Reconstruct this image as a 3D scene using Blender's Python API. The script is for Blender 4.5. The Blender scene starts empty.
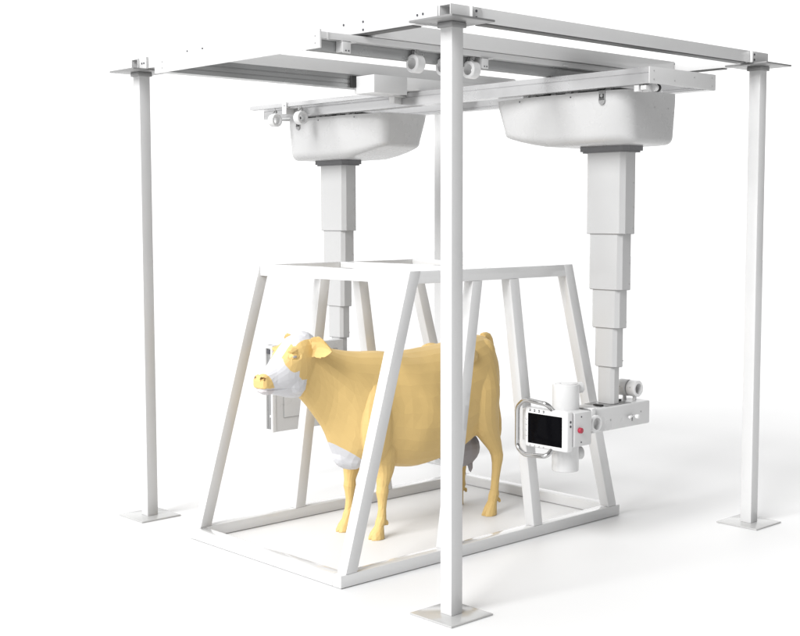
import bpy, bmesh, math, random
from mathutils import Vector, Matrix
random.seed(4)
sc = bpy.context.scene
C = bpy.data.collections.new('scene'); sc.collection.children.link(C)
R = math.radians

# ------------------------------------------------------------------ materials
def mat(name, col, rough=.35, metal=0., coat=0., spec=.5, var=.03, scale=6., bump=0., bscale=200.):
    m = bpy.data.materials.new(name); m.use_nodes = True
    nt = m.node_tree; b = nt.nodes['Principled BSDF']
    b.inputs['Metallic'].default_value = metal
    b.inputs['Coat Weight'].default_value = coat
    b.inputs['Coat Roughness'].default_value = .06
    b.inputs['Specular IOR Level'].default_value = spec
    tc = nt.nodes.new('ShaderNodeTexCoord')
    n = nt.nodes.new('ShaderNodeTexNoise'); n.inputs['Scale'].default_value = scale; n.inputs['Detail'].default_value = 4
    nt.links.new(tc.outputs['Object'], n.inputs['Vector'])
    cr = nt.nodes.new('ShaderNodeMapRange')
    cr.inputs['From Min'].default_value = .3; cr.inputs['From Max'].default_value = .7
    cr.inputs['To Min'].default_value = 1 - var; cr.inputs['To Max'].default_value = 1 + var
    nt.links.new(n.outputs['Fac'], cr.inputs['Value'])
    mx = nt.nodes.new('ShaderNodeVectorMath'); mx.operation = 'SCALE'
    mx.inputs[0].default_value = col
    nt.links.new(cr.outputs['Result'], mx.inputs['Scale'])
    nt.links.new(mx.outputs['Vector'], b.inputs['Base Color'])
    rr = nt.nodes.new('ShaderNodeMapRange')
    rr.inputs['From Min'].default_value = .3; rr.inputs['From Max'].default_value = .7
    rr.inputs['To Min'].default_value = rough * .85; rr.inputs['To Max'].default_value = rough * 1.15
    nt.links.new(n.outputs['Fac'], rr.inputs['Value']); nt.links.new(rr.outputs['Result'], b.inputs['Roughness'])
    if bump:
        n2 = nt.nodes.new('ShaderNodeTexNoise'); n2.inputs['Scale'].default_value = bscale
        nt.links.new(tc.outputs['Object'], n2.inputs['Vector'])
        bp = nt.nodes.new('ShaderNodeBump'); bp.inputs['Strength'].default_value = bump; bp.inputs['Distance'].default_value = .002
        nt.links.new(n2.outputs['Fac'], bp.inputs['Height']); nt.links.new(bp.outputs['Normal'], b.inputs['Normal'])
    return m

M = {}
M['paint'] = mat('white_powder_coat', (.64, .64, .64), .16, var=.012)
M['gloss'] = mat('white_gloss_enamel', (.69, .69, .69), .09, coat=.35, var=.012)
M['plate'] = mat('polished_steel_plate', (.50, .50, .495), .16, metal=.2, var=.02)
M['topplate'] = mat('shaded_steel_plate', (.27, .27, .27), .3, metal=.4, var=.04)  # darker than the base plates, shade of the underside put into the colour
M['alu'] = mat('anodised_aluminium', (.55, .55, .555), .25, metal=.55, var=.03)
M['rail'] = mat('grey_extruded_rail', (.34, .345, .345), .25, metal=.5, var=.04)
M['shade_dark'] = mat('painted_shade_dark', (.10, .10, .10), .5, var=.05)  # near-black that stands in for shade under beams and in tube ends
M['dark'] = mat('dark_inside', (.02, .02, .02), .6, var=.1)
M['tub'] = mat('moulded_white_plastic', (.49, .49, .49), .28, coat=.0, spec=.6, var=.0)
M['col'] = mat('column_enamel', (.49, .49, .49), .2, coat=.15, var=.01)
M['collar'] = mat('grey_rubber_collar', (.15, .15, .155), .45, var=.06)
M['grey'] = mat('light_grey_plastic', (.66, .66, .66), .3, var=.02)
M['mid'] = mat('mid_grey_metal', (.30, .30, .30), .3, metal=.3, var=.03)
M['chrome'] = mat('chromed_tube', (.52, .52, .52), .12, metal=1., var=.02)
M['screen'] = mat('black_display_glass', (.003, .003, .004), .10, var=.0, spec=.03)
M['bezel'] = mat('white_bezel', (.80, .80, .80), .25, var=.01)
M['mark'] = mat('dark_print', (.06, .06, .07), .5, var=.0)
M['softmark'] = mat('grey_print', (.38, .38, .38), .5, var=.0)
M['red'] = mat('red_button', (.42, .03, .06), .35, var=.02)
M['floor'] = mat('white_studio_floor', (.775, .775, .775), .55, spec=.5, var=.006, scale=.5)
M['eye'] = mat('pale_grey_eye', (.36, .34, .34), .2, var=.02)

# ------------------------------------------------------------------ mesh helpers
class MB:
    def __init__(s): s.bm = bmesh.new(); s.mats = []
    def mi(s, m):
        if m not in s.mats: s.mats.append(m)
        return s.mats.index(m)
    def box(s, x0, x1, y0, y1, z0, z1, m='paint', bev=.0025, seg=2):
        t = bmesh.new(); bmesh.ops.create_cube(t, size=1)
        for v in t.verts:
            v.co = Vector(((x0 + x1) / 2 + v.co.x * (x1 - x0), (y0 + y1) / 2 + v.co.y * (y1 - y0), (z0 + z1) / 2 + v.co.z * (z1 - z0)))
        if bev: bmesh.ops.bevel(t, geom=t.edges[:], offset=bev, segments=seg, affect='EDGES', profile=.5)
        return s.merge(t, m)
    def hexa(s, pts, m='paint', bev=.0025):
        """pts: 4 bottom, 4 top (same winding)"""
        t = bmesh.new(); v = [t.verts.new(p) for p in pts]
        for f in ((3, 2, 1, 0), (4, 5, 6, 7), (0, 1, 5, 4), (1, 2, 6, 5), (2, 3, 7, 6), (3, 0, 4, 7)): t.faces.new([v[i] for i in f])
        bmesh.ops.recalc_face_normals(t, faces=t.faces[:])
        if bev: bmesh.ops.bevel(t, geom=t.edges[:], offset=bev, segments=2, affect='EDGES', profile=.5)
        return s.merge(t, m)
    def cyl(s, p, ax, r, L, m='paint', n=40, bev=.0, r2=None):
        t = bmesh.new(); bmesh.ops.create_cone(t, cap_ends=True, segments=n, radius1=r, radius2=r if r2 is None else r2, depth=L)
        if bev:
            e = [e for e in t.edges if len(e.link_faces) == 2 and abs(e.link_faces[0].normal.dot(e.link_faces[1].normal)) < .3]
            bmesh.ops.bevel(t, geom=e, offset=bev, segments=3, affect='EDGES', profile=.5)
        q = Vector((0, 0, 1)).rotation_difference(Vector(ax).normalized())
        t.transform(Matrix.Translation(Vector(p)) @ q.to_matrix().to_4x4())
        return s.merge(t, m, smooth=True)
    def lathe(s, p, ax, prof, m='paint', n=40):
        """prof: closed list of (radius, along)"""
        t = bmesh.new(); q = Vector((0, 0, 1)).rotation_difference(Vector(ax).normalized())
        rings = []
        for r, h in prof: rings.append([t.verts.new((r * math.cos(2 * math.pi * k / n), r * math.sin(2 * math.pi * k / n), h)) for k in range(n)])
        for i in range(len(prof)):
            a, b = rings[i], rings[(i + 1) % len(prof)]
            for k in range(n): t.faces.new((a[k], a[(k + 1) % n], b[(k + 1) % n], b[k]))
        bmesh.ops.recalc_face_normals(t, faces=t.faces[:])
        t.transform(Matrix.Translation(Vector(p)) @ q.to_matrix().to_4x4())
        return s.merge(t, m, smooth=True)
    def tube(s, path, r, m='paint', n=12, closed=False):
        t = bmesh.new(); P = [Vector(p) for p in path]; N = len(P); rings = []
        up = None
        for i, p in enumerate(P):
            d = (P[(i + 1) % N] - P[i - 1]) if closed else (P[min(i + 1, N - 1)] - P[max(i - 1, 0)])
            d.normalize()
            if up is None: up = d.orthogonal().normalized()
            up = (up - d * up.dot(d)).normalized(); sd = d.cross(up)
            rr = r[i] if isinstance(r, (list, tuple)) else r
            rings.append([t.verts.new(p + (up * math.cos(2 * math.pi * k / n) + sd * math.sin(2 * math.pi * k / n)) * rr) for k in range(n)])
        for i in range(N if closed else N - 1):
            a, b = rings[i], rings[(i + 1) % N]
            for k in range(n): t.faces.new((a[k], a[(k + 1) % n], b[(k + 1) % n], b[k]))
        if not closed: t.faces.new(rings[0][::-1]); t.faces.new(rings[-1])
        bmesh.ops.recalc_face_normals(t, faces=t.faces[:])
        return s.merge(t, m, smooth=True)
    def loft(s, rings, m='paint', smooth=True):
        t = bmesh.new(); rr = [[t.verts.new(p) for p in r] for r in rings]; n = len(rings[0])
        for a, b in zip(rr, rr[1:]):
            for k in range(n): t.faces.new((a[k], a[(k + 1) % n], b[(k + 1) % n], b[k]))
        t.faces.new(rr[0][::-1]); t.faces.new(rr[-1])
        bmesh.ops.recalc_face_normals(t, faces=t.faces[:])
        return s.merge(t, m, smooth=smooth)
    def merge(s, t, m, smooth=False):
        idx = s.mi(m); vm = {}
        for v in t.verts: vm[v] = s.bm.verts.new(v.co)
        for f in t.faces:
            nf = s.bm.faces.new([vm[v] for v in f.verts]); nf.material_index = idx; nf.smooth = smooth
        t.free(); return s
    def build(s, name, parent=None, origin=None, sharp=True):
        me = bpy.data.meshes.new(name); s.bm.to_mesh(me); s.bm.free()
        for m in s.mats: me.materials.append(M[m])
        o = bpy.data.objects.new(name, me); C.objects.link(o)
        if sharp:
            for p in me.polygons: p.use_smooth = True
            me.set_sharp_from_angle(angle=R(32))
        if origin is not None:
            me.transform(Matrix.Translation(-Vector(origin))); o.location = origin
        if parent:
            o.parent = parent
            pl = world_loc(parent)
            o.location = Vector(o.location) - pl
        return o

def world_loc(o):
    v = Vector(o.location)
    while o.parent: o = o.parent; v += Vector(o.location)
    return v

def thing(name, label, cat, loc=(0, 0, 0), group=None):
    o = bpy.data.objects.new(name, None); C.objects.link(o); o.location = loc
    o['label'] = label; o['category'] = cat
    if group: o['group'] = group
    return o

def tree(o, parent=None, off=None):
    c = o.copy(); C.objects.link(c); c.parent = parent
    if off is not None: c.location = Vector(o.location) + Vector(off)
    for ch in list(o.children): tree(ch, c)
    return c

# ------------------------------------------------------------------ camera
f_, r_, u_ = Vector((.676184, .732075, -.082713)), Vector((.734443, -.678665, -.002601)), Vector((.058039, .058989, .996570))
cam = bpy.data.cameras.new('camera'); co = bpy.data.objects.new('camera', cam); C.objects.link(co)
cam.sensor_width = 36; cam.sensor_fit = 'HORIZONTAL'; cam.lens = 1246.66 / 800 * 36; cam.clip_end = 2000
co.matrix_world = Matrix(((r_.x, u_.x, -f_.x, -4.44366), (r_.y, u_.y, -f_.y, -4.42733), (r_.z, u_.z, -f_.z, 2.05418), (0, 0, 0, 1)))
sc.camera = co

# ------------------------------------------------------------------ world: white studio, dimmer behind the photographer on the right
w = bpy.data.worlds.new('World'); sc.world = w; w.use_nodes = True
nt = w.node_tree; bg = nt.nodes['Background']
tc = nt.nodes.new('ShaderNodeTexCoord')
nrm = nt.nodes.new('ShaderNodeVectorMath'); nrm.operation = 'NORMALIZE'; nt.links.new(tc.outputs['Generated'], nrm.inputs[0])
dt = nt.nodes.new('ShaderNodeVectorMath'); dt.operation = 'DOT_PRODUCT'; dt.inputs[1].default_value = (-.17, .985, 0)
nt.links.new(nrm.outputs['Vector'], dt.inputs[0])
mr = nt.nodes.new('ShaderNodeMapRange'); mr.interpolation_type = 'SMOOTHSTEP'
mr.inputs['From Min'].default_value = -.05; mr.inputs['From Max'].default_value = .34
mr.inputs['To Min'].default_value = .30; mr.inputs['To Max'].default_value = 1.12
nt.links.new(dt.outputs['Value'], mr.inputs['Value'])
nt.links.new(mr.outputs['Result'], bg.inputs['Strength']); bg.inputs['Color'].default_value = (1, 1, 1, 1)

def area(name, loc, target, size, energy):
    l = bpy.data.lights.new(name, 'AREA'); l.shape = 'SQUARE'; l.size = size; l.energy = energy
    o = bpy.data.objects.new(name, l); C.objects.link(o); o.location = loc
    o.rotation_euler = (Vector(target) - Vector(loc)).to_track_quat('-Z', 'Y').to_euler(); return o
area('softbox_lamp', (1.3 - 470, 1.3 - 62, .8 + 350), (1.3, 1.3, .8), 300, 3650000)

# ------------------------------------------------------------------ floor
mb = MB(); t = bmesh.new(); bmesh.ops.create_grid(t, x_segments=1, y_segments=1, size=45); mb.merge(t, 'floor')
fl = mb.build('floor'); fl['kind'] = 'structure'

# ------------------------------------------------------------------ overhead frame
U, V, H = 2.806, 2.917, 3.0
hw = .0403; pw = .151
fr = thing('support_frame', 'tall white square-tube support frame of four posts carrying the overhead rails', 'frame')
def holes(mb, face, pts, r=.006, m='mark'):
    for p in pts: mb.cyl(p, face, r, .003, m, n=12)
# posts
def post():
    p = MB().box(-hw, hw, -hw, hw, .0105, 2.9995, 'paint', .003).build('post', fr)
    b = MB().box(-pw, pw, -pw, pw, .001, .0105, 'plate', .0015)
    b.build('base_plate', p)
    b = MB().box(-pw, pw, -pw, pw, 2.9998, 3.011, 'topplate', .0015)
    b.build('top_plate', p)
    g = MB()   # welding collar tight under the top plate
    g.box(-hw - .012, hw + .012, -hw - .012, hw + .012, 2.972, 2.9993, 'topplate', .004)
    g.build('collar', p)
    return p
pr = post()
for x, y in ((0, V), (U, 0), (U, V)): tree(pr, fr, (x, y, 0))
z0, z1 = 3.0125, 3.085
def open_tube_x(x0, x1, yc, nm='cross_beam', m='paint', th=.005):
    mb = MB(); a, b = yc - hw, yc + hw
    mb.box(x0, x1, a, a + th, z0, z1, m, .001); mb.box(x0, x1, b - th, b, z0, z1, m, .001)
    mb.box(x0, x1, a + th, b - th, z1 - th, z1 - .0005, m, 0); mb.box(x0, x1, a + th, b - th, z0 + .0005, z0 + th, m, 0)
    mb.box(x0 + .14, x0 + .15, a + th, b - th, z0 + th, z1 - th, 'shade_dark', 0)  # dark plug imitating the shade inside the open tube
    return mb
mb = open_tube_x(-.05, U + .05, 0); 
mb.box(.09, .16, -hw - .0065, -hw - .0005, z0 - .003, z1 - .001, 'paint', .001); holes(mb, (0, 1, 0), [(.125, -hw - .008, 3.064), (.125, -hw - .008, 3.031)], .007)
mb.box(.083, .089, -hw - .02, -hw - .0005, z0, z1, 'gloss', .001)
mb.box(U - .16, U - .09, -hw - .0065, -hw - .0005, z0 - .003, z1 - .001, 'paint', .001); holes(mb, (0, 1, 0), [(U - .125, -hw - .008, 3.064), (U - .125, -hw - .008, 3.031)], .007)
mb.box(U - .168, U - .161, -hw - .02, -hw - .0005, z0, z1, 'gloss', .001)
# dark strip standing in for the shade under the beam
mb.box(.2, U - .2, -hw + .008, hw - .008, z0 - .006, z0 + .0003, 'shade_dark', .001)
mb.build('cross_beam', fr)
mb = open_tube_x(-.05, U + .05, V); mb.build('cross_beam', fr)
# long beams along y
def ybeam(x, sgn):
    mb = MB(); mb.box(x - hw, x + hw, hw + .003, V - hw - .003, z0, z1, 'paint', .002)
    fx = x - hw - .0005
    mb.box(fx - .006, fx, hw + .015, hw + .022, z0, z1, 'grey', .001)
    mb.box(fx - .016, fx, V - hw - .115, V - hw - .105, z0 - .002, z1, 'grey', .001)
    hs = [(2.30, 3.078), (2.13, 3.078), (1.795, 3.045), (.78, 3.07), (.621, 3.07), (.621, 3.028), (.205, 3.055), (.164, 3.057), (2.84, 3.05), (2.815, 3.05)]
    holes(mb, (1, 0, 0), [(fx - .0005, y, z) for y, z in hs], .0065)
    mb.box(x - hw + .01, x + hw - .01, .25, V - .25, z0 - .006, z0 + .0003, 'shade_dark', .001)  # underside shade laid on as a dark strip
    return mb
ybeam(0, 1).build('side_beam', fr); ybeam(U, 1).build('side_beam', fr)
# intermediate u-beams
for yc in (.66, 2.113):
    MB().box(hw + .002, U - hw - .002, yc - .043, yc + .04, 3.0004, z1, 'paint', .002).build('cross_beam', fr)
# extruded rails below
def rail(ya, yb, xa, xb):
    mb = MB(); za, zb = 2.906, 3.0; n = 8
    # profile in (y, z): grooves along both sides and the underside
    d = .0035
    pr_ = []
    def side(y, s):
        out = []; k = 3; h = (zb - za)
        for i in range(k):
            a = za + h * i / k; b = za + h * (i + 1) / k
            out += [(y, a + .003), (y, b - .005), (y + s * d, b - .004), (y + s * d, b + .001)]
        out[-1] = (y, zb); out[-2] = (y, zb - .002)
        return out
    L = side(ya, 1); Rr = side(yb, -1)[::-1]
    pr_ = L + Rr
    rings = [[(x, y, z) for y, z in pr_] for x in (xa, xb)]
    mb.loft(rings, 'rail', smooth=False)
    return mb
rr = rail(2.069, 2.155, -.352, 2.87).build('ceiling_rail', fr)
mb = MB(); mb.box(-.352, 2.87, .695, .74, 2.906, 3.0, 'rail', .003); mb.box(-.34, 2.86, .707, .728, 2.903, 2.9062, 'mid', .001); rn = mb.build('ceiling_rail', fr)
# white end plate joining both rails
mb = MB(); mb.box(-.366, -.354, .585, 2.16, 2.904, 2.998, 'gloss', .0015)
holes(mb, (1, 0, 0), [(-.3668, y, z) for y in (2.075, .622) for z in (2.966, 2.93)], .005, 'softmark')
mb.build('end_plate', fr)
# cable track on the near rail
mb = MB(); ya, yb, za, zb = .643, .690, 2.964, 2.998
mb.box(-.315, 2.6, ya, ya + .004, za, zb, 'paint', .0007); mb.box(-.315, 2.6, yb - .004, yb, za, zb, 'paint', .0007); mb.box(-.315, 2.6, ya + .004, yb - .004, zb - .004, zb - .0005, 'paint', 0)
mb.box(-.315, 2.6, ya + .004, ya + .015, za + .0004, za + .004, 'paint', 0); mb.box(-.315, 2.6, yb - .015, yb - .004, za + .0004, za + .004, 'paint', 0)
mb.box(-.27, -.262, ya - .004, ya - .0003, za - .006, zb, 'gloss', .0005)
mb.box(.62, .66, ya - .012, ya - .0003, za + .004, za + .012, 'grey', .001); mb.box(1.62, 1.66, ya - .012, ya - .0003, za + .004, za + .012, 'grey', .001)
mb.build('cable_track', fr)
# L bracket carrying the track
for bx in (-.17, .885):
    mb = MB(); mb.box(bx, bx + .055, .635, .641, 2.90, 2.962, 'grey', .001); mb.box(bx, bx + .005, .6415, .69, 2.905, 2.956, 'paint', .001); mb.box(bx, bx + .095, .635, .69, 2.957, 2.9635, 'grey', .001)
    holes(mb, (0, 1, 0), [(bx + .02, .6335, 2.912), (bx + .04, .6335, 2.912)], .004)
    mb.build('bracket', fr)

# ------------------------------------------------------------------ cable rings hanging from tracks
def ring(name, p, ax, label, group):
    t = thing(name, label, 'cable ring', p, group)
    ax = Vector(ax)
    s = .052
    mb = MB(); n = 40
    mb.lathe(Vector(p) + Vector((0, 0, -.074)), ax, [(.032, -.031), (.046, -.031), (.050, -.027), (.050, .027), (.046, .031), (.032, .031)], 'grey')
    mb.build('ring', t)
    side = Vector((0, 0, 1)).cross(ax)
    mb = MB(); a = Vector(p)
    mb.cyl(a + Vector((0, 0, -.022)), (0, 0, 1), .013, .03, 'grey', n=16, r2=.008)
    mb.cyl(a + Vector((0, 0, -.004)), (0, 0, 1), .0055, .05, 'grey', n=16)
    mb.cyl(a + Vector((0, 0, -.012)), side, .007, .036, 'mid', n=16)
    for k in (-1, 1): mb.cyl(a + side * .013 * k + Vector((0, 0, -.006)), side, .011, .008, 'mid', n=20, bev=.002)
    mb.build('hanger', t)
    return t
ring('cable_ring', (.385, .666, 2.962), (1, 0, 0), 'grey cable ring under the upper rail, left of the tall front post', 'cable rings under the upper rail')
ring('cable_ring', (.615, .666, 2.962), (1, 0, 0), 'grey cable ring mostly hidden behind the left edge of the front post', 'cable rings under the upper rail')
ring('cable_ring', (.83, .666, 2.962), (1, 0, 0), 'grey cable ring under the upper rail, just right of the tall front post', 'cable rings under the upper rail')

# ------------------------------------------------------------------ travelling bridge
br = thing('travelling_bridge', 'long white double-beam travelling bridge hung across under the ceiling rails', 'bridge', (1.89, 1.8, 2.806))
bx0, bx1, bz0, bz1, by0, by1 = 1.554, 2.228, 2.806, 2.9005, -.061, 3.648
def bridge_beam(xa, xb, s):
    mb = MB(); zz = [(0, 0), (0, .058), (.004, .060), (.004, .0625), (0, .0645), (0, .0945)]
    th = xb - xa
    if s > 0: prof = [(xa + a, bz0 + b) for a, b in zz] + [(xb, bz1), (xb, bz0 + .07), (xb - .03, bz0 + .06), (xb - .03, bz0 + .02), (xb, bz0 + .012), (xb, bz0)]
    else: prof = [(xa, bz0), (xa, bz0 + .012), (xa + .004, bz0 + .014), (xa + .004, bz0 + .018), (xa, bz0 + .02), (xa, bz0 + .06), (xa + .004, bz0 + .062), (xa + .004, bz0 + .066), (xa, bz0 + .068), (xa, bz1), (xb, bz1), (xb, bz0)]
    mb.loft([[(x, y, z) for x, z in prof] for y in (by0 + .007, by1)], 'alu', smooth=False)
    return mb
bridge_beam(bx0, bx0 + .085, 1).build('bridge_beam', br); bridge_beam(bx1 - .085, bx1, -1).build('bridge_beam', br)
mb = MB(); mb.box(bx0 - .001, bx1 + .001, by0, by0 + .0065, bz0 + .001, bz1 + .002, 'paint', .001)
holes(mb, (0, 1, 0), [(bx0 + .04, by0 - .001, z) for z in (2.83, 2.88)] + [(bx1 - .04, by0 - .001, z) for z in (2.83, 2.88)] + [(1.80, by0 - .001, 2.836), (2.0, by0 - .001, 2.87)], .004, 'softmark'); mb.build('end_plate', br)
MB().box(bx0 - .001, bx1 + .001, by1 + .0005, by1 + .007, bz0 + .001, bz1 + .002, 'paint', .001).build('end_plate', br)
for yc in (.72, 2.10):   # trucks that ride the ceiling rails
    if yc > 1:
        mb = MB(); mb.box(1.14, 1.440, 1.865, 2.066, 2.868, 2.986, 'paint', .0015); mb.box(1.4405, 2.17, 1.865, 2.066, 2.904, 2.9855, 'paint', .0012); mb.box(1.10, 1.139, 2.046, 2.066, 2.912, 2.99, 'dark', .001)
        mb.box(2.1705, 2.43, 1.868, 2.064, 2.9035, 2.986, 'gloss', .02)
        mb.build('rail_truck', br)
        MB().box(2.4305, 2.78, 1.93, 2.064, 2.91, 2.998, 'dark', .002).build('rail_shade', br)  # dark box added to imitate the rail lying in shadow
    else:
        mb = MB(); mb.box(1.58, 2.2, .70, .77, 2.9015, 2.9055, 'mid', .001); mb.build('rail_truck', br)
# cable track outside the bridge
mb = MB(); xa, xb, za, zb, ya, yb = 1.452, 1.492, 2.876, 2.908, 2.075, 3.70
mb.box(xa, xa + .004, ya, yb, za, zb, 'alu', .0007); mb.box(xb - .004, xb, ya, yb, za, zb, 'alu', .0007); mb.box(xa + .004, xb - .004, ya, yb, zb - .004, zb - .0005, 'alu', 0)
mb.box(xa + .004, xa + .013, ya, yb, za + .0004, za + .004, 'alu', 0); mb.box(xb - .013, xb - .004, ya, yb, za + .0004, za + .004, 'alu', 0)
mb.build('cable_track', br)
for y in (2.0, 3.22):
    mb = MB(); mb.box(1.4425, 1.4512, y, y + .05, 2.822, 2.912, 'paint', .001); mb.box(1.4515, 1.5525, y + .043, y + .0495, 2.822, 2.875, 'grey', .001); mb.box(1.4515, 1.5525, y, y + .0425, 2.868, 2.8745, 'grey', .001)
    holes(mb, (1, 0, 0), [(1.4415, y + .02, 2.885)], .005)
    mb.build('bracket', br)
ring('cable_ring', (1.472, 3.40, 2.858), (0, 1, 0), 'leftmost pale cable ring, hanging under the lower rail by the rear housing', 'cable rings under the bridge')
ring('cable_ring', (1.472, 3.08, 2.860), (0, 1, 0), 'pale cable ring under the lower rail, right of the leftmost ring', 'cable rings under the bridge')

# ------------------------------------------------------------------ telescopic stands
def housing(s, yc):
    """s=+1: tapered nose towards +y; column centre at yc"""
    mb = MB(); xc = 1.89; hx = .28
    rings = []
    # stations along local length: (dist from column, half width, z bottom, corner radius, inset of bottom)
    st = [(-.326, .185, 2.505, .03), (-.323, .208, 2.494, .04), (-.315, .228, 2.486, .05), (-.300, .245, 2.481, .06), (-.280, .259, 2.478, .065), (-.252, .269, 2.477, .07), (-.215, .277, 2.476, .07), (-.17, .28, 2.476, .07), (.0, .28, 2.476, .07), (.32, .28, 2.478, .07),
          (.38, .278, 2.484, .07), (.48, .270, 2.50, .06), (.58, .255, 2.520, .05), (.68, .236, 2.543, .045), (.72, .218, 2.554, .04), (.742, .195, 2.562, .035), (.755, .165, 2.575, .03)]
    for d, h, zb, rc in st:
        y = yc + s * d; ztop = 2.794
        taper = .022
        k = 8; pts = []
        # right side top -> bottom -> left side top
        pts.append((xc + h, y, ztop)); pts.append((xc + h, y, ztop - .045)); 
        hb = h - taper
        for i in range(k + 1):
            a = math.pi / 2 * i / k; pts.append((xc + hb - rc + rc * math.cos(a), y, zb + rc - rc * math.sin(a)))
        for i in range(k + 1):
            a = math.pi / 2 * i / k; pts.append((xc - hb + rc - rc * math.sin(a), y, zb + rc - rc * math.cos(a)))
        pts.append((xc - h, y, ztop - .045)); pts.append((xc - h, y, ztop))
        rings.append([(x, yy + s * (.045 if d > .6 else 0) * max(0, (z - 2.6) / .19), z) for x, yy, z in pts])
    mb.loft(rings, 'tub')
    return mb
def slot(s, yc):
    mb = MB(); x = 1.608; y = yc - s * .145
    mb.box(x - .004, x + .03, y - .024, y + .024, 2.735, 2.797, 'mid', .002); mb.cyl((x + .013, y, 2.736), (1, 0, 0), .024, .034, 'mid', n=32)
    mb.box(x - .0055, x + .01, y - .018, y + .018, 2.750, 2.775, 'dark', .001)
    mb.cyl((x - .004, y, 2.765), (1, 0, 0), .010, .006, 'mid', n=20)
    return mb
def carriage(s, yc):
    mb = MB(); xc = 1.89
    mb.box(xc - .20, xc + .20, yc - .22 if s > 0 else yc - .52, yc + .52 if s > 0 else yc + .22, 2.796, 2.812, 'dark', .002)
    for d in (-.15, .1, .28, .45):
        for xx in (-.222, .222):
            mb.cyl((xc + xx, yc + s * d, 2.812), (1, 0, 0), .024, .02, 'mid', n=28, bev=.003)
            mb.box(xc + xx - .02, xc + xx + .02, yc + s * d + .03, yc + s * d + .075, 2.7945, 2.812, 'grey' if d in (.1, .45) else 'dark', .002)
    return mb
def octo(Ly, Lx, c, z, xc, yc):
    a, b = Lx / 2, Ly / 2
    return [(xc + x, yc + y, z) for x, y in ((-a, -b + c), (-a + c, -b), (a - c, -b), (a, -b + c), (a, b - c), (a - c, b), (-a + c, b), (-a, b - c))]
def stand(s, yc, label, z_end):
    xc = 1.89
    t = thing('telescopic_stand', label, 'stand', (xc, yc, 0), 'telescopic ceiling stands')
    hb = housing(s, yc); holes(hb, (1, 0, 0), [(1.6095, yc + s * d, 2.772) for d in (.1, .52)], .005)
    if s > 0: holes(hb, (0, 1, 0), [(xc + d, yc - .3245, 2.70) for d in (.0, .14)], .004, 'softmark')
    h = hb.build('housing', t, sharp=False); h.data.set_sharp_from_angle(angle=R(60))
    slot(s, yc).build('cable_slot', h)
    carriage(s, yc).build('carriage', t)
    mb = MB(); mb.loft([octo(.385, .20, .03, z, xc, yc) for z in (2.446, 2.4755)], 'collar', False); mb.loft([octo(.36, .18, .03, z, xc, yc) for z in (2.436, 2.446)], 'collar', False); mb.build('collar', t)
    zs = [2.436, 1.928, 1.577, 1.335, 1.087, z_end]
    for k in range(5):
        Ly, Lx = .305 - .044 * k, .15 - .0165 * k
        mb = MB(); c = .027 - .002 * k
        mb.loft([octo(Ly, Lx, c, z, xc, yc) for z in (zs[k + 1] + .004, zs[k] + .03 if k else zs[k])], 'col', False)
        mb.loft([octo(Ly - .006, Lx - .006, c, zs[k + 1], xc, yc), octo(Ly, Lx, c, zs[k + 1] + .0041, xc, yc)], 'mid', False)
        if k < 4: holes(mb, (0, 1, 0), [(xc + .03, yc - Ly / 2 - .0008, zs[k + 1] + d) for d in (.04, .17, .32)][: (3 if k == 0 else 2 if k < 2 else 1)], .004, 'softmark')
        mb.build('column_section', t)
    return t
sr = stand(1, .47, 'right telescopic ceiling stand whose arm carries the cylinder and black control screen', .85)
sl = stand(-1, 3.14, 'left telescopic ceiling stand carrying the flat panel behind the cow', .62)

# --- right stand: arm, tube head, screen
mb = MB(); mb.box(1.602, 2.20, .37, .57, .698, .848, 'grey', .012, 4)
holes(mb, (0, 1, 0), [(1.785, .3695, .765), (2.10, .3695, .785)], .006, 'softmark'); arm = mb.build('arm', sr)
mb = MB(); mb.box(1.76, 2.02, .385, .56, .8483, .851, 'mid', .001); mb.box(1.735, 1.765, .41, .47, .8512, .860, 'dark', .001); mb.box(2.0, 2.03, .47, .53, .8512, .860, 'dark', .001); mb.build('cover_plate', arm)
mb = MB(); mb.lathe((1.612, .352, .765), (0, 1, 0), [(.037, -.014), (.048, -.014), (.053, -.009), (.053, .017), (.037, .017)], 'bezel'); mb.build('ring', arm)
mb = MB(); mb.box(1.585, 1.625, .3605, .3695, .80, .852, 'bezel', .003); mb.box(1.585, 1.625, .3605, .56, .8485, .858, 'bezel', .003); mb.build('strap', arm)
mb = MB(); mb.cyl((2.0, .35, .768), (0, 1, 0), .006, .04, 'grey', n=16); mb.cyl((2.0, .322, .768), (0, 1, 0), .014, .022, 'bezel', n=24, bev=.004); mb.cyl((1.985, .345, .770), (1, 0, .1), .005, .05, 'grey', n=12); mb.cyl((1.955, .345, .768), (1, 0, .1), .009, .016, 'bezel', n=12); mb.cyl((1.985, .352, .758), (.3, .2, 1), .004, .04, 'mid', n=10); mb.build('knob', arm)
# pivot + yoke between arm and head
mb = MB(); mb.cyl((1.575, .455, .762), (1, 0, 0), .085, .05, 'mid', n=48, bev=.006); mb.cyl((1.54, .455, .762), (1, 0, 0), .07, .04, 'grey', n=40, bev=.004); mb.build('pivot', sr)
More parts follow.
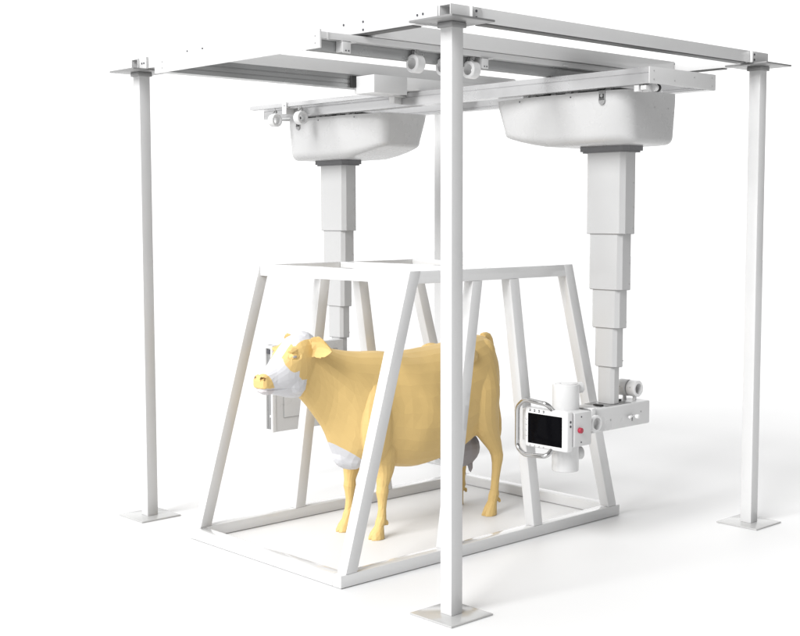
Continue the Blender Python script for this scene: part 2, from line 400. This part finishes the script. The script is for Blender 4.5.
# cable coupling on the arm
mb = MB(); p = Vector((2.125, .47, .925)); ax = (0, -1, 0)
mb.lathe(p, ax, [(.034, -.005), (.048, -.005), (.052, -.001), (.052, .058), (.048, .062), (.034, .062)], 'bezel')
mb.lathe(p, ax, [(.030, -.085), (.050, -.085), (.054, -.080), (.054, -.018), (.050, -.012), (.030, -.012)], 'grey')
mb.cyl(p + Vector((0, .02, 0)), ax, .031, .03, 'mid', n=32)
mb.cyl((2.125, .44, .862), (0, 0, 1), .012, .03, 'grey', n=20); mb.cyl((2.125, .52, .862), (0, 0, 1), .012, .03, 'grey', n=20)
holes(mb, (1, 0, 0), [(2.0745, .44, .935), (2.0725, .52, .935)], .004, 'softmark')
mb.build('cable_coupling', arm)
# tube head (vertical cylinder)
tx, ty = 1.468, .47
mb = MB(); mb.cyl((tx, ty, .745), (0, 0, 1), .083, .54, 'gloss', n=72, bev=.007)
th = mb.build('tube_housing', sr)
mb = MB(); mb.cyl((tx + .085, ty - .02, .985), (1, -.4, 0), .034, .07, 'grey', n=32, bev=.005); mb.build('cable_socket', th)
mb = MB(); mb.cyl((tx + .085, ty - .02, .575), (1, -.4, 0), .040, .07, 'grey', n=32, bev=.006); mb.build('cable_socket', th)
mb = MB(); mb.cyl((tx, ty, 1.0165), (0, 0, 1), .07, .003, 'grey', n=48); mb.cyl((tx - .03, ty + .02, 1.018), (0, 0, 1), .005, .003, 'softmark', n=10); mb.build('cap', th)
# collimator block
mb = MB(); mb.box(1.345, 1.51, .30, .50, .655, .862, 'grey', .006, 3); holes(mb, (0, 1, 0), [(1.41, .2995, .835), (1.41, .2995, .68)], .005, 'mark'); cb = mb.build('collimator', sr)
mb = MB(); mb.cyl((1.392, .290, .755), (0, 1, 0), .017, .022, 'red', n=28, bev=.004); mb.build('button', cb)
# control screen
mb = MB(); mb.box(1.282, 1.342, .305, .642, .628, .875, 'bezel', .014, 4); cp = mb.build('control_panel', sr)
mb = MB(); mb.box(1.2792, 1.2822, .343, .612, .655, .840, 'screen', .0012); mb.build('display', cp)
for k in range(4):
    y = .597 - .036 * k; mb = MB(); mb.box(1.2803, 1.2822, y - .006, y + .006, .850, .864, 'mark', .0005)
    mb.box(1.2797, 1.2812, y - .003, y + .007, .855, .859, 'bezel', .0003); mb.build('key', cp)
    mb = MB(); mb.cyl((1.2815, y - .0, .641), (1, 0, 0), .0065, .0018, 'softmark', n=14); mb.cyl((1.2808, y + .002, .643), (1, 0, 0), .004, .0018, 'bezel', n=14); mb.build('key', cp)
    mb = MB(); mb.cyl((1.2815, .627, .80 - .034 * k), (1, 0, 0), .006, .0018, 'softmark', n=14); mb.cyl((1.2808, .625, .801 - .034 * k), (1, 0, 0), .004, .0018, 'bezel', n=14); mb.build('key', cp)
for z in (.812, .785): MB().cyl((1.315, .3045, z), (0, 1, 0), .008, .002, 'mark', n=16).build('key', cp)
# chrome grab handle looping off the screen
def arc_path(pts, rad=.03, seg=6):
    out = []; P = [Vector(p) for p in pts]
    for i, p in enumerate(P):
        if i in (0, len(P) - 1): out.append(p); continue
        a = (P[i - 1] - p).normalized(); b = (P[i + 1] - p).normalized()
        s_, e_ = p + a * rad, p + b * rad
        for k in range(seg + 1):
            t_ = k / seg; out.append(s_ * (1 - t_) ** 2 + p * 2 * t_ * (1 - t_) + e_ * t_ ** 2)
    return out
hp = [(1.300, .43, .87), (1.245, .43, .915), (1.235, .60, .928), (1.245, .668, .875), (1.245, .668, .625), (1.235, .60, .585), (1.245, .43, .597), (1.300, .43, .635)]
mb = MB(); mb.tube(arc_path(hp, .03), .0145, 'chrome', n=18); mb.build('handle', cp)
mb = MB(); mb.box(1.30, 1.325, .6425, .675, .66, .86, 'grey', .004); mb.build('side_bracket', cp)

# small roller unit at the near end of the right carriage
mb = MB(); mb.box(1.56, 1.60, .02, .055, 2.765, 2.803, 'gloss', .003); mb.box(1.60, 1.635, -.02, .04, 2.765, 2.803, 'grey', .003); mb.box(1.562, 1.60, -.03, .012, 2.772, 2.80, 'gloss', .006); mb.cyl((1.645, -.03, 2.788), (1, 0, 0), .02, .03, 'grey', n=28); mb.lathe((1.668, -.03, 2.788), (1, 0, 0), [(.014, 0), (.023, 0), (.023, .012), (.014, .012)], 'dark', n=28)
mb.build('end_roller', br)

# --- left stand: detector panel
mb = MB(); mb.box(1.148, 1.81, 2.995, 3.06, .43, 1.085, 'grey', .006, 3); dp = mb.build('detector_panel', sl)
mb = MB(); mb.box(1.215, 1.745, 2.9915, 2.9955, .53, 1.02, 'mid', .001); mb.box(1.219, 1.741, 2.990, 2.9945, .534, 1.016, 'grey', .001); mb.build('active_area', dp)
mb = MB(); mb.box(1.112, 1.147, 2.992, 3.012, .43, 1.085, 'bezel', .003); mb.box(1.112, 1.147, 3.07, 3.092, .43, 1.085, 'grey', .003); mb.box(1.125, 1.147, 3.012, 3.07, .431, 1.084, 'mid', .001)
mb.box(1.112, 1.147, 3.012, 3.07, 1.06, 1.084, 'bezel', .002); mb.box(1.112, 1.147, 3.012, 3.07, .431, .45, 'grey', .002); mb.box(1.114, 1.124, 3.02, 3.06, 1.02, 1.05, 'mark', .002); mb.box(1.114, 1.124, 3.02, 3.03, .54, .56, 'bezel', .002)
mb.build('side_channel', dp)
mb = MB(); mb.box(1.75, 1.96, 3.0625, 3.20, .62, .86, 'grey', .006); mb.build('mount', sl)

# ------------------------------------------------------------------ holding frame around the cow
cx, cy, HX, HY, TX, TH, T = 1.1097, 1.4724, 1.2447, .7503, .7182, 1.733, .0742
X0, X1, Y0, Y1 = cx - HX, cx + HX, cy - HY, cy + HY
hf = thing('holding_frame', 'white trapezoid holding frame standing around the cow, polished square tube', 'frame', (cx, cy, 0))
P_ = 'gloss'
MB().box(X0, X1, Y0, Y0 + T, .0035, T, P_, .004).build('base_rail', hf); MB().box(X0, X1, Y1 - T, Y1, .0035, T, P_, .004).build('base_rail', hf)
MB().box(X0, X0 + T, Y0 + T + .0008, Y1 - T - .0008, .0035, T - .0004, P_, .004).build('base_rail', hf); MB().box(X1 - T, X1, Y0 + T + .0008, Y1 - T - .0008, .0035, T - .0004, P_, .004).build('base_rail', hf)
WX = .083
def xleg(xb, xt, ztop, ya):
    a = .0005; z0_ = T + a
    y0_, y1_ = ya, ya + T - .001
    p = [(xb, y0_, z0_), (xb + WX, y0_, z0_), (xb + WX, y1_, z0_), (xb, y1_, z0_), (xt, y0_, ztop), (xt + WX, y0_, ztop), (xt + WX, y1_, ztop), (xt, y1_, ztop)]
    return MB().hexa(p, P_)
for ya in (Y0 + .0005, Y1 - T + .0005):
    xl = cx - TX
    xleg(-.098, xl + .0, TH - .0005, ya).build('leg', hf)
    xleg(2.318 - WX + .0, cx + TX - WX, TH - .0005, ya).build('leg', hf)
    zt = TH - T - .0008
    xleg(.667, .905, zt, ya).build('leg', hf)
    xleg(2 * cx - .667 - WX, 2 * cx - .905 - WX, zt, ya).build('leg', hf)
    MB().box(xl + WX * .55, cx + TX - WX * .55, ya + .0015, ya + T - .0025, TH - T, TH - .002, P_).build('top_rail', hf)
for xa in (cx - TX, cx - T / 2, cx + TX - T):
    MB().box(xa, xa + T, Y0 + T + .0005, Y1 - T - .0005, TH - T + (.0015), TH - .0012, P_).build('top_rail', hf)

# ------------------------------------------------------------------ cow
CY = 1.53
def cow():
    me_parts = bmesh.new()
    def add(rings, cap=True):
        vs = [[me_parts.verts.new(p) for p in r] for r in rings]; n = len(rings[0])
        for a, b in zip(vs, vs[1:]):
            for k in range(n): me_parts.faces.new((a[k], a[(k + 1) % n], b[(k + 1) % n], b[k]))
        me_parts.faces.new(vs[0][::-1]); me_parts.faces.new(vs[-1])
    N = 28
    def interp(st, k=3):   # smooth stations (Catmull-Rom)
        out = []
        for i in range(len(st) - 1):
            p0, p1, p2, p3 = st[max(i - 1, 0)], st[i], st[i + 1], st[min(i + 2, len(st) - 1)]
            for j in range(k):
                t = j / k
                out.append(tuple(.5 * (2 * b + (c - a) * t + (2 * a - 5 * b + 4 * c - d) * t * t + (-a + 3 * b - 3 * c + d) * t ** 3) for a, b, c, d in zip(p0, p1, p2, p3)))
        out.append(tuple(st[-1])); return out
    def body_ring(xt, zt, xb, zb, w, yo=0, egg=0., sq=2.2):
        r = []
        for k in range(N):
            a = 2 * math.pi * k / N; s, c = math.sin(a), math.cos(a)
            yy = math.copysign(abs(s) ** (2 / sq), s); vv = math.copysign(abs(c) ** (2 / sq), c)  # vv=1 top
            h = (vv + 1) / 2
            ww = w * (1 + egg * (-vv))
            r.append((xb + (xt - xb) * h, CY + yo + yy * ww, zb + (zt - zb) * h))
        return r
    trunk = [ # xt zt xb zb w yo egg sq
        (1.88, 1.13, 1.87, .93, .06, 0, .0, 2), (1.86, 1.190, 1.86, .83, .13, 0, .1, 2), (1.80, 1.218, 1.81, .70, .185, 0, .08, 2.1),
        (1.70, 1.215, 1.72, .60, .225, 0, .04, 2.3), (1.56, 1.195, 1.60, .50, .25, 0, .02, 2.4), (1.36, 1.175, 1.38, .43, .275, 0, .10, 2.3),
        (1.14, 1.168, 1.14, .40, .290, 0, .14, 2.2), (.98, 1.17, .97, .415, .282, 0, .14, 2.2), (.82, 1.185, .80, .45, .250, 0, .10, 2.2),
        (.70, 1.192, .68, .455, .222, 0, .0, 2.2), (.60, 1.20, .57, .475, .186, 0, -.12, 2.2), (.52, 1.215, .485, .58, .150, 0, -.3, 2.1),
        (.44, 1.238, .395, .73, .118, 0, -.42, 2.1), (.375, 1.265, .295, .865, .102, 0, -.35, 2.1), (.32, 1.295, .21, .955, .098, 0, -.05, 2.1)]
    add([body_ring(*s) for s in interp(trunk)])
    head = [(.345, 1.275, .25, .965, .070, 0, .0, 2), (.31, 1.325, .215, .945, .095, 0, -.12, 2.2), (.25, 1.340, .165, .945, .110, 0, -.16, 2.3), (.175, 1.325, .115, .955, .112, 0, -.18, 2.4),
            (.115, 1.278, .065, .968, .102, 0, -.18, 2.4), (.062, 1.222, .02, .980, .085, 0, -.14, 2.3), (.015, 1.172, -.01, .988, .070, 0, -.06, 2.3), (-.028, 1.135, -.035, .990, .064, 0, .02, 2.4),
            (-.058, 1.115, -.058, .994, .063, 0, .02, 2.5), (-.084, 1.098, -.078, 1.003, .056, 0, .0, 2.6), (-.096, 1.078, -.086, 1.015, .040, 0, .0, 2.4)]
    add([body_ring(*s) for s in interp(head)])
    def limb(st, y):   # x, z, rx, ry, yo
        rr = []
        for x, z, rx, ry, yo in interp(st):
            rr.append([(x + rx * math.cos(2 * math.pi * k / 16), y + yo + ry * math.sin(2 * math.pi * k / 16), z) for k in range(16)])
        add(rr)
    for sg, yf, yh in ((-1, 1.393, 1.335), (1, 1.69, 1.715)):
        o = .0 if sg < 0 else -.02
        limb([(.70 + o, .98, .09, .05, -.01 * sg), (.715 + o, .80, .13, .078, .0), (.755 + o, .62, .115, .083, 0), (.785 + o, .50, .088, .070, 0), (.792 + o, .41, .060, .054, 0), (.778 + o, .335, .040, .038, 0),
              (.776 + o, .295, .043, .040, 0), (.775 + o, .255, .034, .033, 0), (.774 + o, .20, .027, .026, 0), (.768 + o, .14, .030, .029, 0), (.762 + o, .11, .037, .034, 0), (.748 + o, .08, .031, .031, 0),
              (.738 + o, .06, .040, .038, 0), (.728 + o, .035, .050, .044, 0), (.722 + o, .0, .060, .050, 0)], yf)
        oh = 0 if sg < 0 else .06
        limb([(1.66, 1.05, .12, .04, -.03 * sg), (1.65, .88, .13, .065, 0), (1.64, .72, .13, .075, 0), (1.67, .60, .105, .066, 0), (1.725 + oh, .51, .078, .052, 0), (1.768 + oh, .44, .054, .040, 0), (1.785 + oh, .395, .047, .038, 0),
              (1.780 + oh, .33, .036, .032, 0), (1.768 + oh, .25, .030, .028, 0), (1.758 + oh, .17, .031, .030, 0), (1.752 + oh, .135, .040, .036, 0), (1.738 + oh, .095, .033, .033, 0), (1.724 + oh, .065, .042, .040, 0), (1.714 + oh, .035, .051, .045, 0), (1.705 + oh, .0, .060, .050, 0)], yh)
        # dewclaws
        for xx, yy in ((.80 + o, yf), (1.792 + oh, yh)):
            for d in (-.016, .016): blob(me_parts, (xx, yy + d, .092), (.013, .011, .02))
        # ear
        yb = CY + sg * .085
        pts = []
        for i in range(10):
            t = i / 9; L = .150
            wz = .068 * math.sin(math.pi * min(1, .16 + t * .86)) ** .6 + .003
            yy = yb + sg * L * t; zz = 1.256 + .010 * math.sin(t * 3) - .022 * t * t; xx = .268 + .03 * t
            ring_ = []
            for k in range(14):
                a = 2 * math.pi * k / 14; cc, ss = math.cos(a), math.sin(a)
                cup = .036 * (ss * ss) * (1 if t < .95 else .5)         # edges curl forward
                ring_.append((xx - cup * 1.0 + .0085 * cc * (1.6 if t < .2 else 1), yy, zz + wz * ss))
            pts.append(ring_)
        add(pts)
        blob(me_parts, (.270, CY + sg * .085, 1.262), (.034, .035, .036))
        # brow, eye socket, cheek, nostril rim
        blob(me_parts, (.115, CY + sg * .080, 1.246), (.038, .026, .016))
        blob(me_parts, (.165, CY + sg * .066, 1.07), (.080, .034, .09))
        blob(me_parts, (-.062, CY + sg * .034, 1.078), (.032, .028, .030))
        blob(me_parts, (.775, CY + sg * .150, .575), (.095, .075, .13))
        # hip / pin bones and shoulder blade
        blob(me_parts, (1.50, CY + sg * .165, 1.110), (.10, .07, .065)); blob(me_parts, (1.78, CY + sg * .085, 1.11), (.07, .07, .09))
        blob(me_parts, (.70, CY + sg * .170, .76), (.125, .090, .26)); blob(me_parts, (1.61, CY + sg * .172, .80), (.15, .08, .22))
        blob(me_parts, (.115, CY + sg * .090, 1.210), (.030, .018, .022))
    blob(me_parts, (.245, CY, 1.318), (.055, .065, .030))           # poll
    blob(me_parts, (-.030, CY, 1.000), (.035, .042, .016))          # chin
    blob(me_parts, (.60, CY, .545), (.100, .085, .092)); blob(me_parts, (.64, CY, .52), (.12, .11, .08))               # brisket
    blob(me_parts, (1.60, CY, .455), (.17, .136, .135))         # udder
    for dx, dy in ((-.055, -.065), (.04, -.07), (-.055, .05), (.04, .05)):
        blob(me_parts, (1.61 + dx, CY + dy, .335), (.017, .017, .052))
    tail = interp([(1.86, 1.20, .030), (1.915, 1.20, .028), (1.955, 1.12, .022), (1.985, .98, .018), (2.0, .82, .016), (2.01, .70, .017), (2.015, .60, .028), (2.018, .52, .030), (2.015, .45, .018), (2.01, .42, .006)], 3)
    rr = []
    for i, (x, z, r) in enumerate(tail):
        a = tail[max(i - 1, 0)]; b = tail[min(i + 1, len(tail) - 1)]; d = Vector((b[0] - a[0], 0, b[1] - a[1])).normalized(); n_ = Vector((-d.z, 0, d.x))
        rr.append([tuple(Vector((x, CY + .02, z)) + n_ * r * math.cos(2 * math.pi * k / 10) + Vector((0, 1, 0)) * r * math.sin(2 * math.pi * k / 10)) for k in range(10)])
    add(rr)
    bmesh.ops.recalc_face_normals(me_parts, faces=me_parts.faces[:])
    me = bpy.data.meshes.new('cow'); me_parts.to_mesh(me); me_parts.free()
    o = bpy.data.objects.new('cow', me); C.objects.link(o)
    def apply():
        dg = bpy.context.evaluated_depsgraph_get(); dg.update()
        nm = bpy.data.meshes.new_from_object(o.evaluated_get(dg)); o.modifiers.clear(); o.data = nm
    m = o.modifiers.new('r', 'REMESH'); m.mode = 'VOXEL'; m.voxel_size = .0072; m.adaptivity = 0
    m = o.modifiers.new('s', 'SMOOTH'); m.factor = .5; m.iterations = 5
    apply()
    # carve: nostrils, mouth line, eye socket, hoof cleft, inner shoulder creases
    for v in o.data.vertices:
        p = v.co
        dy = abs(p.y - CY); sg = 1 if p.y > CY else -1
        if p.x < .35 and p.z > .9:
            a = Vector(((p.x + .076) / .024, (dy - .038) / .014, (p.z - 1.088 - .25 * (p.x + .076)) / .009)); q = a.length
            if q < 1.3: p.x += .030 * max(0, 1 - q / 1.3) ** .6; p.y -= sg * .014 * max(0, 1 - q / 1.3)
            if -.11 < p.x < .12 and dy < .12:
                zl = 1.022 + .02 * max(0, p.x) - .10 * max(0, p.x + .05) ** 1.5
                g = math.exp(-((p.z - zl) / .006) ** 2) * min(1, (.10 - p.x) / .05)
                k = .009 * g
                p.y -= sg * k * min(1, dy / .03)
                if p.x < -.065: p.x += k
            q = math.hypot((p.x - .113) / .024, (p.z - 1.212) / .014)
            if dy > .08 and q < 1.6 and q > .9: p.y -= sg * .006
        if p.z < .075:
            for hx, hy in ((.722, 1.393), (.702, 1.69), (1.705, 1.335), (1.765, 1.715)):
                if abs(p.x - hx) < .09 and abs(p.y - hy) < .08 and p.x < hx + .02:
                    p.x += .016 * math.exp(-((p.y - hy) / .008) ** 2) * (1 - p.z / .075)
    from mathutils import noise
    nor = [v.normal.copy() for v in o.data.vertices]; cos = [v.co.copy() for v in o.data.vertices]
    for v, nn, p in zip(o.data.vertices, nor, cos):     # low muscle relief over trunk, neck and thighs
        f = min(1, max(0, (p.x - .28) / .15)) * min(1, max(0, (p.z - .40) / .2))
        if f > 0: v.co = p + nn * f * (.014 * noise.noise(Vector((p.x * 4.2, p.y * 4, p.z * 3.0 + 7))) + .003 * noise.noise(p * 9.5))
    m = o.modifiers.new('d', 'DECIMATE'); m.ratio = 3400 / max(1, len(o.data.polygons))
    apply()
    me = o.data
    zmin = min(v.co.z for v in me.vertices)
    for v in me.vertices:
        if v.co.z < zmin + .006: v.co.z = .0012
    me.materials.append(coat_material())
    for p in me.polygons: p.use_smooth = False
    # near flat shading like a low-poly model with softly rounded big facets
    o['label'] = 'ochre yellow cow with white face standing inside the frame, facing left'; o['category'] = 'cow'
    for sg in (-1, 1):
        mb = MB(); t = bmesh.new(); bmesh.ops.create_uvsphere(t, u_segments=20, v_segments=12, radius=1)
        t.transform(Matrix.Translation((.112, CY + sg * .1005, 1.210)) @ Matrix.Diagonal((.017, .010, .0085, 1))); mb.merge(t, 'eye', True)
        mb.build('eye', o)
    return o
def coat_material():
    m = bpy.data.materials.new('cow_coat'); m.use_nodes = True; nt = m.node_tree; N = nt.nodes; L = nt.links
    b = N['Principled BSDF']; b.inputs['Roughness'].default_value = .5; b.inputs['Specular IOR Level'].default_value = .3
    tc = N.new('ShaderNodeTexCoord'); sp = N.new('ShaderNodeSeparateXYZ'); L.new(tc.outputs['Object'], sp.inputs[0])
    def op(o, a, b_=0., c_=0.):
        n = N.new('ShaderNodeMath'); n.operation = o
        for i, v in enumerate((a, b_, c_)):
            if isinstance(v, (int, float)): n.inputs[i].default_value = v
            else: L.new(v, n.inputs[i])
        return n.outputs[0]
    X, Z = sp.outputs['X'], sp.outputs['Z']
    nz = N.new('ShaderNodeTexNoise'); nz.inputs['Scale'].default_value = 22; L.new(tc.outputs['Object'], nz.inputs['Vector'])
    j = op('MULTIPLY', op('SUBTRACT', nz.outputs['Fac'], .5), .028)
    X = op('ADD', X, j); Z = op('SUBTRACT', Z, j)
    D = op('ABSOLUTE', op('SUBTRACT', sp.outputs['Y'], CY))
    lt = lambda a, v: op('LESS_THAN', a, v)
    gt = lambda a, v: op('GREATER_THAN', a, v)
    def AND(*a):
        r = a[0]
        for v in a[1:]: r = op('MULTIPLY', r, v)
        return r
    def OR(*a):
        r = a[0]
        for v in a[1:]: r = op('MAXIMUM', r, v)
        return r
    NOT = lambda a: op('SUBTRACT', 1., a)
    def ell(cx_, cz_, rx, rz):
        a = op('DIVIDE', op('SUBTRACT', X, cx_), rx); c = op('DIVIDE', op('SUBTRACT', Z, cz_), rz)
        return lt(op('ADD', op('MULTIPLY', a, a), op('MULTIPLY', c, c)), 1.)
    head = AND(lt(X, .33), gt(Z, .93), lt(D, .135))
    jaw = AND(lt(X, .205), lt(Z, 1.07))
    eyep = AND(ell(.118, 1.207, .070, .093), gt(D, .045))
    cheek = AND(gt(X, .145), gt(D, .058), gt(op('ADD', Z, op('MULTIPLY', X, .8)), 1.20))
    back = AND(gt(X, .20), lt(Z, 1.30))
    crown = AND(lt(D, .080), gt(op('ADD', Z, op('MULTIPLY', D, .35)), 1.298))
    muzzle = AND(lt(op('ADD', X, op('MULTIPLY', op('SUBTRACT', Z, 1.07), .5)), -.030), gt(Z, 1.028), lt(Z, 1.112))
    yellow = OR(muzzle, AND(OR(eyep, cheek, back), NOT(AND(jaw, NOT(eyep))), NOT(crown)))
    white = OR(AND(head, NOT(yellow)), AND(lt(X, .64), lt(op('ADD', Z, op('MULTIPLY', X, .7)), .955), gt(Z, .40), lt(D, .15)))
    lip = AND(lt(X, -.005), lt(Z, 1.026), gt(Z, .95), lt(D, .09))
    ud = AND(gt(X, 1.36), lt(X, 1.80), lt(Z, .60), gt(Z, .27), lt(D, op('ADD', .146, op('MULTIPLY', op('SUBTRACT', .42, sp.outputs['Z']), -.08))), lt(op('SUBTRACT', op('MULTIPLY', sp.outputs['Z'], 1.6), sp.outputs['X']), -.72))
    nost_shade = AND(ell(-.084, 1.089, .019, .0085), gt(D, .020), lt(D, .056))  # cavity shade of the nostrils painted into the coat
    n2 = N.new('ShaderNodeTexNoise'); n2.inputs['Scale'].default_value = 7; n2.inputs['Detail'].default_value = 5; L.new(tc.outputs['Object'], n2.inputs['Vector'])
    v = op('ADD', .95, op('MULTIPLY', n2.outputs['Fac'], .10))
    cur = None
    for mask, colr in ((None, (.71, .50, .20)), (white, (.63, .63, .65)), (lip, (.60, .57, .58)), (ud, (.33, .31, .318)), (nost_shade, (.22, .13, .05))):
        if cur is None: cur = colr; continue
        mx = N.new('ShaderNodeMix'); mx.data_type = 'RGBA'; L.new(mask, mx.inputs['Factor'])
        if isinstance(cur, tuple): mx.inputs['A'].default_value = cur + (1,)
        else: L.new(cur, mx.inputs['A'])
        mx.inputs['B'].default_value = colr + (1,); cur = mx.outputs['Result']
    sc_ = N.new('ShaderNodeVectorMath'); sc_.operation = 'SCALE'; L.new(cur, sc_.inputs[0]); L.new(v, sc_.inputs['Scale'])
    L.new(sc_.outputs[0], b.inputs['Base Color'])
    return m
def blob(bm, c, r):
    t = bmesh.ops.create_uvsphere(bm, u_segments=18, v_segments=12, radius=1)
    for v in t['verts']: v.co = Vector((c[0] + v.co.x * r[0], c[1] + v.co.y * r[1], c[2] + v.co.z * r[2]))
cow()

# ------------------------------------------------------------------ render settings
sc.render.engine = 'CYCLES'
sc.view_settings.view_transform = 'Standard'; sc.view_settings.look = 'None'; sc.view_settings.gamma = 1; sc.view_settings.exposure = .235
sc.cycles.max_bounces = 8; sc.cycles.diffuse_bounces = 2; sc.cycles.sample_clamp_indirect = 3; sc.cycles.sample_clamp_direct = 12; sc.cycles.use_denoising = True
sc.render.resolution_x = 1024; sc.render.resolution_y = 814
